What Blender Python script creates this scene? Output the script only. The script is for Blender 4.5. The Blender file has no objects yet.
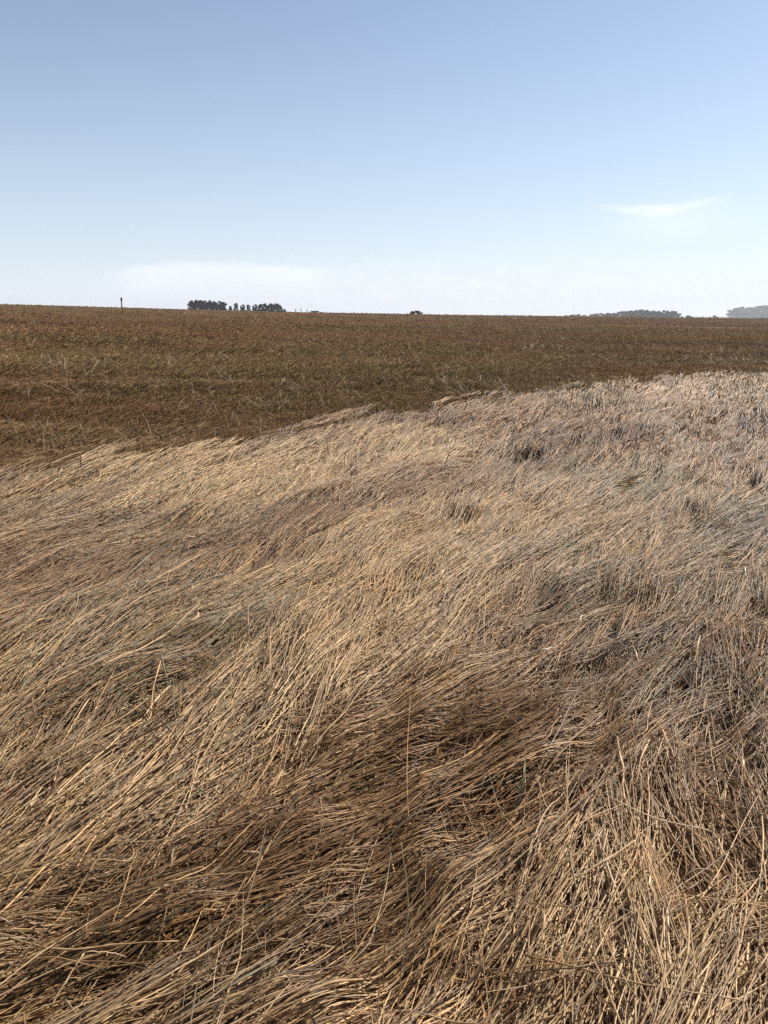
import bpy, bmesh, math, random
import numpy as np

# ------------------------------------------------------------------ camera, sky, sun, exposure
scene = bpy.context.scene
COL = scene.collection
random.seed(7)
RNG = np.random.default_rng(11)
R = math.radians
W, H, F = 768.0, 1024.0, 796.0
CAM_Z = 1.55
PITCH = R(-14.33)

cam_data = bpy.data.cameras.new('camera')
cam_data.sensor_fit = 'VERTICAL'
cam_data.sensor_height = 36.0
cam_data.lens = 36.0 * F / H
cam_data.clip_start = 0.05
cam_data.clip_end = 20000
cam = bpy.data.objects.new('camera', cam_data)
cam.location = (0, 0, CAM_Z)
cam.rotation_euler = (R(90) + PITCH, 0, 0)
COL.objects.link(cam)
scene.camera = cam

SUN_EL, SUN_AZ = 42.0, 56.0          # azimuth measured from the view direction (+Y) towards +X
sd = bpy.data.lights.new('sun', 'SUN')
sd.energy = 5.0
sd.angle = R(0.5)
sd.color = (1.0, 0.935, 0.83)
sun = bpy.data.objects.new('sun', sd)
sun.rotation_euler = (R(90 - SUN_EL), 0, R(180 - SUN_AZ))
COL.objects.link(sun)

scene.view_settings.view_transform = 'Standard'
scene.view_settings.look = 'None'
scene.view_settings.exposure = 0.56
scene.view_settings.gamma = 1.0
scene.view_settings.use_curve_mapping = False
scene.cycles.max_bounces = 6
scene.cycles.diffuse_bounces = 4
scene.cycles.volume_bounces = 1
scene.cycles.use_denoising = False
scene.cycles.denoiser = 'OPENIMAGEDENOISE'
scene.cycles.denoising_input_passes = 'RGB_ALBEDO_NORMAL'
scene.cycles.denoising_prefilter = 'ACCURATE'
scene.cycles.use_adaptive_sampling = False


def pix_dir(px, py):
    """world direction through a pixel of the photograph"""
    cx, cy = (px - W / 2) / F, (H / 2 - py) / F
    c, s = math.cos(PITCH), math.sin(PITCH)
    return np.array([cx, c - s * cy, s + c * cy])


class NT:
    """small helper to write node trees"""
    def __init__(self, tree):
        self.t = tree
        tree.nodes.clear()

    def n(self, typ, **kw):
        nd = self.t.nodes.new(typ)
        for k, v in kw.items():
            setattr(nd, k, v)
        return nd

    def l(self, a, b):
        self.t.links.new(a, b)

    def put(self, v, sock):
        if hasattr(v, 'links') or isinstance(v, bpy.types.NodeSocket):
            self.l(v, sock)
        else:
            sock.default_value = v

    def m(self, op, a, b=0.0, c=0.0, clamp=False):
        nd = self.n('ShaderNodeMath', operation=op, use_clamp=clamp)
        for i, v in enumerate((a, b, c)):
            self.put(v, nd.inputs[i])
        return nd.outputs[0]

    def mix(self, f, a, b, blend='MIX'):
        nd = self.n('ShaderNodeMix', data_type='RGBA', blend_type=blend)
        self.put(f, nd.inputs[0])
        self.put(a, nd.inputs[6])
        self.put(b, nd.inputs[7])
        return nd.outputs[2]

    def ramp(self, f, lo, hi, smooth=True):
        nd = self.n('ShaderNodeMapRange', interpolation_type='SMOOTHSTEP' if smooth else 'LINEAR')
        self.put(f, nd.inputs[0])
        nd.inputs[1].default_value = lo
        nd.inputs[2].default_value = hi
        return nd.outputs[0]

    def noise(self, vec, scale, detail=4, rough=0.55, dist=0.0):
        nd = self.n('ShaderNodeTexNoise')
        self.put(vec, nd.inputs['Vector'])
        nd.inputs['Scale'].default_value = scale
        nd.inputs['Detail'].default_value = detail
        nd.inputs['Roughness'].default_value = rough
        nd.inputs['Distortion'].default_value = dist
        return nd.outputs['Fac']


world = bpy.data.worlds.new('World')
scene.world = world
world.use_nodes = True
t = NT(world.node_tree)
sky = t.n('ShaderNodeTexSky', sky_type='NISHITA', sun_disc=False)
sky.sun_elevation = R(SUN_EL)
sky.sun_rotation = R(SUN_AZ)
sky.altitude = 700
sky.air_density = 1.0
sky.dust_density = 0.8
sky.ozone_density = 1.2
tc = t.n('ShaderNodeTexCoord')
sep = t.n('ShaderNodeSeparateXYZ')
t.l(tc.outputs['Generated'], sep.inputs[0])
az = t.m('MULTIPLY', t.m('ARCTAN2', sep.outputs[0], sep.outputs[1]), 57.2958)
el = t.m('MULTIPLY', t.m('ARCSINE', sep.outputs[2]), 57.2958)
comb = t.n('ShaderNodeCombineXYZ')
t.l(az, comb.inputs[0])
t.l(t.m('MULTIPLY', el, 3.2), comb.inputs[1])
wisp_n = t.noise(comb.outputs[0], 0.45, 6, 0.6, 0.6)
fine_n = t.noise(comb.outputs[0], 1.7, 4, 0.6, 0.3)


def azel(px, py):
    d = pix_dir(px, py)
    return math.degrees(math.atan2(d[0], d[1])), math.degrees(math.atan2(d[2], math.hypot(d[0], d[1])))


def cloud(cx, cy, wx, wy, edge, gain, tilt=0.0, bend=0.0, nz=0.9):
    """a soft cloud patch in sky directions: centre (degrees), half sizes (degrees)"""
    dx = t.m('DIVIDE', t.m('SUBTRACT', az, cx), wx)
    yy = t.m('SUBTRACT', el, cy)
    yy = t.m('SUBTRACT', yy, t.m('MULTIPLY', dx, tilt))
    yy = t.m('SUBTRACT', yy, t.m('MULTIPLY', t.m('MULTIPLY', dx, dx), bend))
    dy = t.m('DIVIDE', yy, wy)
    d = t.m('SQRT', t.m('ADD', t.m('MULTIPLY', dx, dx), t.m('MULTIPLY', dy, dy)))
    d = t.m('ADD', d, t.m('MULTIPLY', t.m('SUBTRACT', wisp_n, 0.5), nz))
    d = t.m('ADD', d, t.m('MULTIPLY', t.m('SUBTRACT', fine_n, 0.5), nz * 0.5))
    return t.m('MULTIPLY', t.m('SUBTRACT', 1.0, t.ramp(d, 1.0 - edge, 1.0 + edge * 0.4)), gain)


a1, e1 = azel(660, 207)
a2, e2 = azel(228, 291)
streak_v = t.n('ShaderNodeCombineXYZ')
t.l(t.m('MULTIPLY', az, 0.5), streak_v.inputs[0])
t.l(t.m('MULTIPLY', t.m('SUBTRACT', el, t.m('MULTIPLY', az, 0.08)), 5.0), streak_v.inputs[1])
streak = t.noise(streak_v.outputs[0], 1.1, 6, 0.65, 0.8)
c1 = cloud(a1, e1 - 0.15, 3.7, 0.36, 0.98, 0.62, tilt=0.10, bend=0.42, nz=0.7)
c1 = t.m('MULTIPLY', c1, t.ramp(streak, 0.25, 0.60))
c1b = cloud(a1 + 0.1, e1 - 0.35, 2.0, 0.5, 0.95, 0.38, tilt=0.1, nz=0.8)
c1c = cloud(a1 + 1.0, e1 - 0.9, 4.6, 1.3, 0.95, 0.20, tilt=0.2, nz=0.8)
c1b = t.m('MAXIMUM', c1b, c1c)
# low flat-topped bank: crisp upper edge, fading downwards
ud = t.m('DIVIDE', t.m('SUBTRACT', az, a2), 8.2)
top = t.m('SUBTRACT', azel(235, 262)[1] + 0.1, t.m('MULTIPLY', t.m('MULTIPLY', ud, ud), 0.55))
top = t.m('ADD', top, t.m('MULTIPLY', t.m('SUBTRACT', wisp_n, 0.5), 0.9))
below = t.m('SUBTRACT', top, el)
c2 = t.m('MULTIPLY', t.ramp(below, -0.1, 0.45), t.m('SUBTRACT', 1.0, t.ramp(below, 0.5, 3.2)))
c2 = t.m('MULTIPLY', c2, t.m('SUBTRACT', 1.0, t.ramp(t.m('ADD', t.m('ABSOLUTE', ud), t.m('MULTIPLY', t.m('SUBTRACT', fine_n, 0.5), 0.5)), 0.6, 1.1)))
c2 = t.m('MULTIPLY', c2, t.m('MULTIPLY_ADD', streak, 0.35, 0.16))
c3 = t.m('MULTIPLY', cloud(4, 1.5, 28, 2.2, 0.9, 0.30, nz=1.6), t.ramp(wisp_n, 0.25, 0.8))
cm = t.m('MAXIMUM', t.m('MAXIMUM', c1, c1b), t.m('MAXIMUM', c2, c3), clamp=True)
BG = 0.080
hsv = t.n('ShaderNodeHueSaturation')
hsv.inputs['Saturation'].default_value = 0.90
t.l(sky.outputs[0], hsv.inputs['Color'])
low = t.m('POWER', 2.71828, t.m('MULTIPLY', t.m('MAXIMUM', el, 0.0), -1 / 9.0))
low = t.m('MULTIPLY', low, 0.85)
skyc = t.mix(low, hsv.outputs[0], (7.3, 7.85, 8.6, 1))
skyc = t.mix(1.0, skyc, (0.97, 0.995, 1.04, 1), 'MULTIPLY')
colr = t.mix(cm, skyc, (10.2, 10.3, 10.5, 1))
bg = t.n('ShaderNodeBackground')
t.l(colr, bg.inputs[0])
bg.inputs[1].default_value = BG
wo = t.n('ShaderNodeOutputWorld')
t.l(bg.outputs[0], wo.inputs[0])

# ------------------------------------------------------------------ numpy noise
_perm = np.random.default_rng(3).permutation(4096)


def vnoise(x, y, seed=0):
    xi, yi = np.floor(x).astype(np.int64), np.floor(y).astype(np.int64)
    fx, fy = x - xi, y - yi
    fx, fy = fx * fx * (3 - 2 * fx), fy * fy * (3 - 2 * fy)

    def h(a, b):
        return _perm[(_perm[(a + seed * 131) & 4095] + b) & 4095] / 2047.5 - 1.0
    a, b = h(xi, yi), h(xi + 1, yi)
    c, d = h(xi, yi + 1), h(xi + 1, yi + 1)
    return (a * (1 - fx) + b * fx) * (1 - fy) + (c * (1 - fx) + d * fx) * fy


def fbm(x, y, seed=0, octv=3):
    s, a, o = 0.0, 1.0, 0.0
    for k in range(octv):
        o = o + a * vnoise(x * 2 ** k + 17.3 * k, y * 2 ** k - 9.1 * k, seed + k)
        s += a
        a *= 0.5
    return o / s


def sstep(a, b, v):
    q = np.clip((v - a) / (b - a), 0, 1)
    return q * q * (3 - 2 * q)


# ------------------------------------------------------------------ the lie of the land
def base_z(x, y):
    """gentle slope falling to the right, a crest about 220 m ahead, lower land behind it"""
    x = np.asarray(x, float)
    y = np.asarray(y, float)
    xx = 420.0 * np.tanh(x / 420.0)
    z = -0.018 * xx + 0.009 * (np.sqrt(xx * xx + 900.0) - 30.0)
    z = z - 20.0 * sstep(205, 760, y)
    z = z + 0.25 * fbm(x / 60.0, y / 60.0, 5, 2) * sstep(15, 60, y) * (1 - sstep(205, 300, y))
    return z


def on_plane(px, py, it=6):
    """where the ray through a pixel meets the smooth ground"""
    d = pix_dir(px, py)
    z = 0.0
    for _ in range(it):
        k = (z - CAM_Z) / d[2]
        x, y = d[0] * k, d[1] * k
        z = float(base_z(x, y)) + 0.10
    return x, y


# border between the trampled pale straw (near) and the darker crop (far), from left to right
BORDER = [on_plane(px, py) for px, py in ((-260, 522), (-120, 508), (0, 503), (60, 488), (140, 468), (250, 452), (330, 435), (420, 421),
                                          (500, 403), (600, 392), (660, 385), (700, 379), (768, 375), (860, 371), (1000, 369))]
_bx = np.array([p[0] / p[1] for p in BORDER])
_by = np.array([math.hypot(*p) for p in BORDER])


def crop_side(x, y):
    """>0 in the darker crop beyond the border, metres"""
    a = x / np.maximum(y, 0.3)
    r = np.hypot(x, y)
    b = np.interp(a, _bx, _by)
    return (r - b) + (fbm(x / 1.7, y / 1.7, 40, 3) * 1.0 + fbm(x / 0.6, y / 0.5, 44, 2) * 0.7) * (r / 12.0)


# hollows where the lodged straw sinks: pixel polylines, half width and depth in metres
HOLLOWS = [
    ([(-60, 592), (40, 578), (130, 562), (240, 530), (330, 505), (430, 478), (520, 455), (600, 428)], 0.40, 0.13),
    ([(-40, 520), (60, 512), (130, 500), (180, 508)], 0.35, 0.08),
    ([(560, 606), (610, 598), (680, 604), (760, 600)], 0.13, 0.10),
    ([(560, 680), (640, 655), (700, 628), (768, 600)], 0.10, 0.08),
    ([(130, 650), (200, 642), (240, 636)], 0.10, 0.08),
    ([(480, 650), (560, 640), (600, 628)], 0.10, 0.08),
    ([(370, 715), (395, 700), (412, 690)], 0.10, 0.10),
    ([(470, 830), (540, 790), (620, 720), (690, 680)], 0.08, 0.08),
    ([(150, 955), (200, 935), (270, 930)], 0.07, 0.08),
    ([(-20, 905), (60, 890), (160, 860), (250, 840)], 0.08, 0.07),
    ([(240, 880), (330, 850), (450, 820), (500, 800)], 0.08, 0.08),
    ([(0, 1000), (60, 985), (110, 960)], 0.07, 0.08),
    ([(380, 990), (440, 965), (520, 990)], 0.10, 0.09),
    ([(680, 880), (735, 905), (768, 880)], 0.06, 0.06),
    ([(590, 690), (600, 760), (560, 800)], 0.06, 0.06),
    ([(740, 640), (730, 700), (690, 740)], 0.06, 0.07),
    ([(350, 800), (420, 770), (480, 745)], 0.08, 0.07),
    ([(-20, 745), (60, 725), (150, 715)], 0.10, 0.07),
]
HOLLOW_W = [([on_plane(*p) for p in pl], w, d) for pl, w, d in HOLLOWS]


def relief(x, y):
    """humps and hollows of the straw mat, metres"""
    x = np.asarray(x, float)
    y = np.asarray(y, float)
    u = (x * 0.5 + y * 0.87)      # along the main lie of the straw
    v = (-x * 0.87 + y * 0.5)
    wx = fbm(x / 1.1, y / 1.1, 70, 2) * 0.35
    z = 0.034 * fbm(u / 1.5 + wx, v / 0.75 + wx, 20, 3) + 0.038 * fbm(u / 0.50, v / 0.20 + wx, 24, 2)
    z = z + 0.05 * fbm(x / 3.0, y / 2.2, 28, 3) * sstep(3, 8, y)
    z = z - 0.075 * sstep(0.18, 0.6, fbm(u / 0.75, v / 0.22, 35, 2)) - 0.14 * sstep(0.18, 0.55, fbm(u / 1.6, v / 0.5, 37, 2)) * sstep(3, 6, y)
    for pl, w, dep in HOLLOW_W:
        xs, ys = [p[0] for p in pl], [p[1] for p in pl]
        box = (x > min(xs) - 4 * w) & (x < max(xs) + 4 * w) & (y > min(ys) - 4 * w) & (y < max(ys) + 4 * w)
        if not box.any():
            continue
        bx, by = x[box], y[box]
        d2 = np.full(bx.shape, 1e9)
        for (ax, ay), (cx, cy) in zip(pl[:-1], pl[1:]):
            ex, ey = cx - ax, cy - ay
            q = np.clip(((bx - ax) * ex + (by - ay) * ey) / (ex * ex + ey * ey), 0, 1)
            d2 = np.minimum(d2, (bx - ax - q * ex) ** 2 + (by - ay - q * ey) ** 2)
        z[box] -= 0.85 * dep * np.exp(-d2 / (w * w)) * (0.75 + 0.5 * vnoise(bx / w / 1.5, by / w / 1.5, 31))
    side = crop_side(x, y)
    z = z * (1 - 0.65 * sstep(-2.5, 0, side))
    return z * (1 - sstep(60, 140, y)) * sstep(-6, -2, y)


# gridded copy for fast lookup near the camera
GX0, GX1, GY0, GY1, GS = -22.0, 26.0, -1.0, 36.0, 0.04
_gx = np.arange(GX0, GX1, GS)
_gy = np.arange(GY0, GY1, GS)
_GX, _GY = np.meshgrid(_gx, _gy)
_GZ = base_z(_GX, _GY) + relief(_GX.ravel(), _GY.ravel()).reshape(_GX.shape)


def ground(x, y):
    x = np.asarray(x, float)
    y = np.asarray(y, float)
    out = np.empty(x.shape)
    ins = (x > GX0) & (x < GX1 - 2 * GS) & (y > GY0) & (y < GY1 - 2 * GS)
    fx, fy = (x[ins] - GX0) / GS, (y[ins] - GY0) / GS
    ix, iy = fx.astype(int), fy.astype(int)
    fx, fy = fx - ix, fy - iy
    out[ins] = (_GZ[iy, ix] * (1 - fx) + _GZ[iy, ix + 1] * fx) * (1 - fy) + (_GZ[iy + 1, ix] * (1 - fx) + _GZ[iy + 1, ix + 1] * fx) * fy
    o = ~ins
    if o.any():
        out[o] = base_z(x[o], y[o]) + relief(x[o], y[o])
    return out


# ------------------------------------------------------------------ materials
def mat(name):
    m = bpy.data.materials.new(name)
    m.use_nodes = True
    return m, NT(m.node_tree)


def finish(t, color, rough, spec=0.3, bump=None, transl=0.0):
    p = t.n('ShaderNodeBsdfPrincipled')
    t.put(color, p.inputs['Base Color'])
    t.put(rough, p.inputs['Roughness'])
    p.inputs['Specular IOR Level'].default_value = spec
    if bump is not None:
        t.l(bump, p.inputs['Normal'])
    o = t.n('ShaderNodeOutputMaterial')
    s = p.outputs[0]
    if transl:
        tr = t.n('ShaderNodeBsdfTranslucent')
        t.put(color, tr.inputs[0])
        mx = t.n('ShaderNodeMixShader')
        mx.inputs[0].default_value = transl
        t.l(s, mx.inputs[1])
        t.l(tr.outputs[0], mx.inputs[2])
        s = mx.outputs[0]
    t.l(s, o.inputs[0])


def strand_mat(name, rough, spec, transl):
    m, t = mat(name)
    a = t.n('ShaderNodeAttribute', attribute_name='tint')
    g = t.n('ShaderNodeNewGeometry')
    nz = t.noise(g.outputs['Position'], 55, 3, 0.6)
    c = t.mix(t.ramp(nz, 0.35, 0.7), a.outputs['Color'], t.mix(1.0, a.outputs['Color'], (0.70, 0.62, 0.52, 1), 'MULTIPLY'))
    finish(t, c, rough, spec, transl=transl)
    return m


M_straw = strand_mat('dry_straw', 0.42, 0.35, 0.10)
M_crop = strand_mat('dry_dark_crop', 0.8, 0.08, 0.15)

m, t = mat('field_soil')
M_ground = m
g = t.n('ShaderNodeNewGeometry')
a = t.n('ShaderNodeAttribute', attribute_name='crop')
n1 = t.noise(g.outputs['Position'], 9, 6, 0.65)
mp = t.n('ShaderNodeMapping')
mp.inputs['Scale'].default_value = (0.02, 0.16, 0.1)
t.l(g.outputs['Position'], mp.inputs[0])
n2 = t.noise(mp.outputs[0], 2.0, 7, 0.68, 0.4)
mp2 = t.n('ShaderNodeMapping')
mp2.inputs['Scale'].default_value = (0.25, 1.0, 1.0)
t.l(g.outputs['Position'], mp2.inputs[0])
n3 = t.noise(mp2.outputs[0], 1.3, 6, 0.7)
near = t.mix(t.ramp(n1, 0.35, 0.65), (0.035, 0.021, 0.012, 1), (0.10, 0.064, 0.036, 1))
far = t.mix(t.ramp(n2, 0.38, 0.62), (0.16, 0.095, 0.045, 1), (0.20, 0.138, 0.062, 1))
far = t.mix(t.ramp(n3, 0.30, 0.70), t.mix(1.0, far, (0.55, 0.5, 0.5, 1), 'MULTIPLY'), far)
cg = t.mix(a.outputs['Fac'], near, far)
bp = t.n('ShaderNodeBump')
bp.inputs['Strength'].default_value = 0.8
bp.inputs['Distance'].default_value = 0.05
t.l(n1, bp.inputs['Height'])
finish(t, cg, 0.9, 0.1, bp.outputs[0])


# ------------------------------------------------------------------ helpers for objects
def tag(o, label=None, cat=None, group=None, kind=None):
    if label: o['label'] = label
    if cat: o['category'] = cat
    if group: o['group'] = group
    if kind: o['kind'] = kind
    return o


def mesh_np(name, verts, faces, material, parent=None, smooth=False):
    """faces: (n,3) or (n,4) int array"""
    verts = np.asarray(verts, np.float32)
    faces = np.asarray(faces, np.int32)
    k = faces.shape[1]
    me = bpy.data.meshes.new(name)
    me.vertices.add(len(verts))
    me.vertices.foreach_set('co', verts.ravel())
    me.loops.add(faces.size)
    me.loops.foreach_set('vertex_index', faces.ravel())
    me.polygons.add(len(faces))
    me.polygons.foreach_set('loop_start', np.arange(0, faces.size, k, dtype=np.int32))
    me.update(calc_edges=True)
    me.validate()
    if smooth:
        me.polygons.foreach_set('use_smooth', np.ones(len(me.polygons), bool))
    me.materials.append(material)
    o = bpy.data.objects.new(name, me)
    COL.objects.link(o)
    if parent: o.parent = parent
    return o


def hair(name, P, rad, tint, material):
    """P (n,k,3) points, rad (n,k), tint (n,3): one Curves object"""
    n, k, _ = P.shape
    cv = bpy.data.hair_curves.new(name)
    cv.add_curves([k] * n)
    cv.position_data.foreach_set('vector', np.ascontiguousarray(P, np.float32).ravel())
    ra = cv.attributes.get('radius') or cv.attributes.new('radius', 'FLOAT', 'POINT')
    ra.data.foreach_set('value', np.ascontiguousarray(rad, np.float32).ravel())
    ca = cv.attributes.new('tint', 'FLOAT_COLOR', 'CURVE')
    ca.data.foreach_set('color', np.concatenate([tint, np.ones((n, 1))], 1).astype(np.float32).ravel())
    cv.materials.append(material)
    o = bpy.data.objects.new(name, cv)
    COL.objects.link(o)
    return o


# ------------------------------------------------------------------ the ground sheet
def build_ground():
    # rings round the viewer's spot, finer near, all the way to the horizon
    rs = [0.0]
    r = 0.35
    while r < 2900:
        rs.append(r)
        r += max(0.07, r * 0.018) if r < 40 else r * 0.035
    rs.append(2900.0)
    fine = np.radians(np.arange(-60, 60, 0.4))
    rest = np.radians(np.arange(60, 300, 4.0))
    th = np.concatenate([fine, rest])
    nr, nt = len(rs) - 1, len(th)
    rr = np.array(rs[1:])
    X = rr[:, None] * np.sin(th)[None]
    Y = rr[:, None] * np.cos(th)[None]
    x = np.concatenate([[0.0], X.ravel()])
    y = np.concatenate([[0.0], Y.ravel()])
    z = ground(x, y)
    V = np.stack([x, y, z], 1)
    j = np.arange(nt)
    jn = (j + 1) % nt
    quads = []
    for i in range(nr - 1):
        a = 1 + i * nt
        quads.append(np.stack([a + j, a + nt + j, a + nt + jn, a + jn], 1)[:, ::-1])
    quads = np.concatenate(quads)
    tris = np.stack([np.zeros(nt, int), 1 + j, 1 + jn], 1)[:, ::-1]
    F_ = np.concatenate([quads[:, [0, 1, 2]], quads[:, [0, 2, 3]], tris])
    o = mesh_np('ground', V, F_, M_ground, smooth=True)
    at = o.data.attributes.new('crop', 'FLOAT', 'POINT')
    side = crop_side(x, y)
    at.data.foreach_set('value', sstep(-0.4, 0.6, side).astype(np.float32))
    if o.data.polygons[1000].normal.z < 0:
        o.data.flip_normals()
    tag(o, kind='structure')


build_ground()

# ------------------------------------------------------------------ the lie of the straw (image angles read at pixels)
LIE = [
    (40, 800, 45), (150, 800, 40), (50, 870, 25), (150, 870, 25), (250, 830, 30), (350, 800, 35), (100, 940, 10), (30, 1000, 15),
    (200, 930, 15), (280, 960, 38), (200, 1000, 38), (350, 960, 50), (330, 900, 30), (120, 1010, 28), (20, 940, 5),
    (420, 800, 25), (400, 860, 33), (450, 900, 48), (520, 820, 52), (600, 800, 66), (680, 820, 86), (750, 850, 78), (700, 900, 96),
    (560, 900, 62), (620, 950, 80), (740, 950, 62), (500, 970, 75), (430, 990, 95), (650, 1000, 70), (560, 1010, 65),
    (30, 560, 25), (100, 540, 20), (60, 620, 25), (150, 620, 20), (250, 580, 25), (50, 680, 15), (150, 700, 20), (220, 700, 35),
    (300, 650, 45), (340, 720, 47), (370, 600, 35), (370, 560, 50), (100, 750, 40), (250, 750, 45), (30, 760, 30),
    (400, 560, 20), (450, 600, 45), (500, 560, 25), (430, 650, 50), (500, 650, 35), (600, 560, 35), (600, 630, 20), (700, 570, 25),
    (750, 600, 25), (450, 700, 30), (550, 680, 20), (650, 650, 25), (720, 610, 40), (600, 720, 48), (690, 680, 75), (750, 720, 102),
    (660, 740, 66), (420, 760, 20), (500, 740, 20), (768, 660, 110), (720, 780, 92), (470, 780, 22),
    (50, 480, 20), (150, 490, 20), (250, 470, 22), (350, 450, 25), (100, 520, 15), (450, 480, 28), (450, 510, 40), (550, 440, 32),
    (650, 420, 38), (700, 480, 28), (600, 500, 22), (750, 450, 32), (600, 400, 38), (300, 520, 32), (720, 400, 38), (760, 520, 28),
]
_lie = []
for px, py, ang in LIE:
    x0, y0 = on_plane(px, py)
    d = 6.0
    x1, y1 = on_plane(px + d * math.cos(R(ang)), py - d * math.sin(R(ang)))
    l = math.hypot(x1 - x0, y1 - y0)
    _lie.append((math.atan2(x0, y0) * 2.0, math.log(math.hypot(x0, y0)) * 1.3, (x1 - x0) / l, (y1 - y0) / l))
_lie = np.array(_lie)


def lie_angle(x, y):
    u = np.arctan2(x, np.maximum(y, 0.2)) * 2.0
    v = np.log(np.maximum(np.hypot(x, y), 0.8)) * 1.3
    out = np.empty(len(x))
    for i in range(0, len(x), 20000):
        s = slice(i, i + 20000)
        d2 = (u[s, None] - _lie[None, :, 0]) ** 2 + (v[s, None] - _lie[None, :, 1]) ** 2
        w = np.exp(-d2 / 0.012) + 1e-3 / (d2 + 0.02) ** 2
        out[s] = np.arctan2((w * _lie[None, :, 3]).sum(1), (w * _lie[None, :, 2]).sum(1))
    return out


def scatter(rho, y0, y1, keep, ratio=1.12, margin=2.0, slope=0.56):
    """random points in the wedge ahead, density rho(distance) per square metre"""
    xs, ys = [], []
    y = y0
    while y < y1:
        yn = min(y1, max(y + 0.25, y * ratio))
        hw = slope * yn + margin
        n = RNG.poisson(rho((y + yn) / 2) * 2 * hw * (yn - y))
        xs.append(RNG.uniform(-hw, hw, n))
        ys.append(RNG.uniform(y, yn, n))
        y = yn
    x, y = np.concatenate(xs), np.concatenate(ys)
    k = keep(x, y)
    return x[k], y[k]


PALE = np.array([0.61, 0.43, 0.238])
GOLD = np.array([0.385, 0.228, 0.098])
BROWN = np.array([0.150, 0.080, 0.033])
GREY = np.array([0.275, 0.24, 0.145])
RUST = np.array([0.225, 0.125, 0.060])


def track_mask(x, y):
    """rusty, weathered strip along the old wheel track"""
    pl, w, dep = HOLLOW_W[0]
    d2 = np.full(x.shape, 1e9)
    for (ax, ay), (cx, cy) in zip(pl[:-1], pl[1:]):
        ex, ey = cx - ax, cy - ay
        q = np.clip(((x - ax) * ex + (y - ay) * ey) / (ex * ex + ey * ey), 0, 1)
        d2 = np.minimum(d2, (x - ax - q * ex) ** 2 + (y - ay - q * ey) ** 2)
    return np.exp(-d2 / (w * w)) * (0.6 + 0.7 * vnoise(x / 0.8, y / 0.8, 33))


# hand-placed tint swaths in the straw colour: paler (+) and browner (-)
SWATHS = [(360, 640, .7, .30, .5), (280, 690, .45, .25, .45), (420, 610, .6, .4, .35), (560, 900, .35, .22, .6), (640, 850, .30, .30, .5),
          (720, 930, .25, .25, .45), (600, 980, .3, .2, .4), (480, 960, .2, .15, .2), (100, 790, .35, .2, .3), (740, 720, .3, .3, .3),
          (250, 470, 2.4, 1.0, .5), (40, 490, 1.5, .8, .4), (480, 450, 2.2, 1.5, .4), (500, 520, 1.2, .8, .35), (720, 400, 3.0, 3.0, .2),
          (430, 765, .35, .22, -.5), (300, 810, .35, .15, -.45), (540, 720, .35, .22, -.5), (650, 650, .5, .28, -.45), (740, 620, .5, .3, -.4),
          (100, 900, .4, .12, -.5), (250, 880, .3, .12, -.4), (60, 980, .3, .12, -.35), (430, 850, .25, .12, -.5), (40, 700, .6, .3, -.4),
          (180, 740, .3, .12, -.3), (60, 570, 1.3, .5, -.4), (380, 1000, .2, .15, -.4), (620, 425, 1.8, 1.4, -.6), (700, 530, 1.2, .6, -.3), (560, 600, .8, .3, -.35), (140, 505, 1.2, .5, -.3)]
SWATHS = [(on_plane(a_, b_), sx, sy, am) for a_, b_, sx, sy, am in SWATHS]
# spots where the straw has gone grey-green
GREENISH = [(on_plane(90, 640), 1.1, 0.7, 0.55), (on_plane(240, 600), 0.9, 0.7, 0.35), (on_plane(620, 500), 1.4, 1.2, 0.30),
            (on_plane(700, 462), 1.6, 1.4, 0.15), (on_plane(20, 890), 0.35, 0.15, 0.3), (on_plane(610, 565), 0.6, 0.4, 0.35),
            (on_plane(480, 545), 0.9, 0.5, 0.3)]


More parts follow.
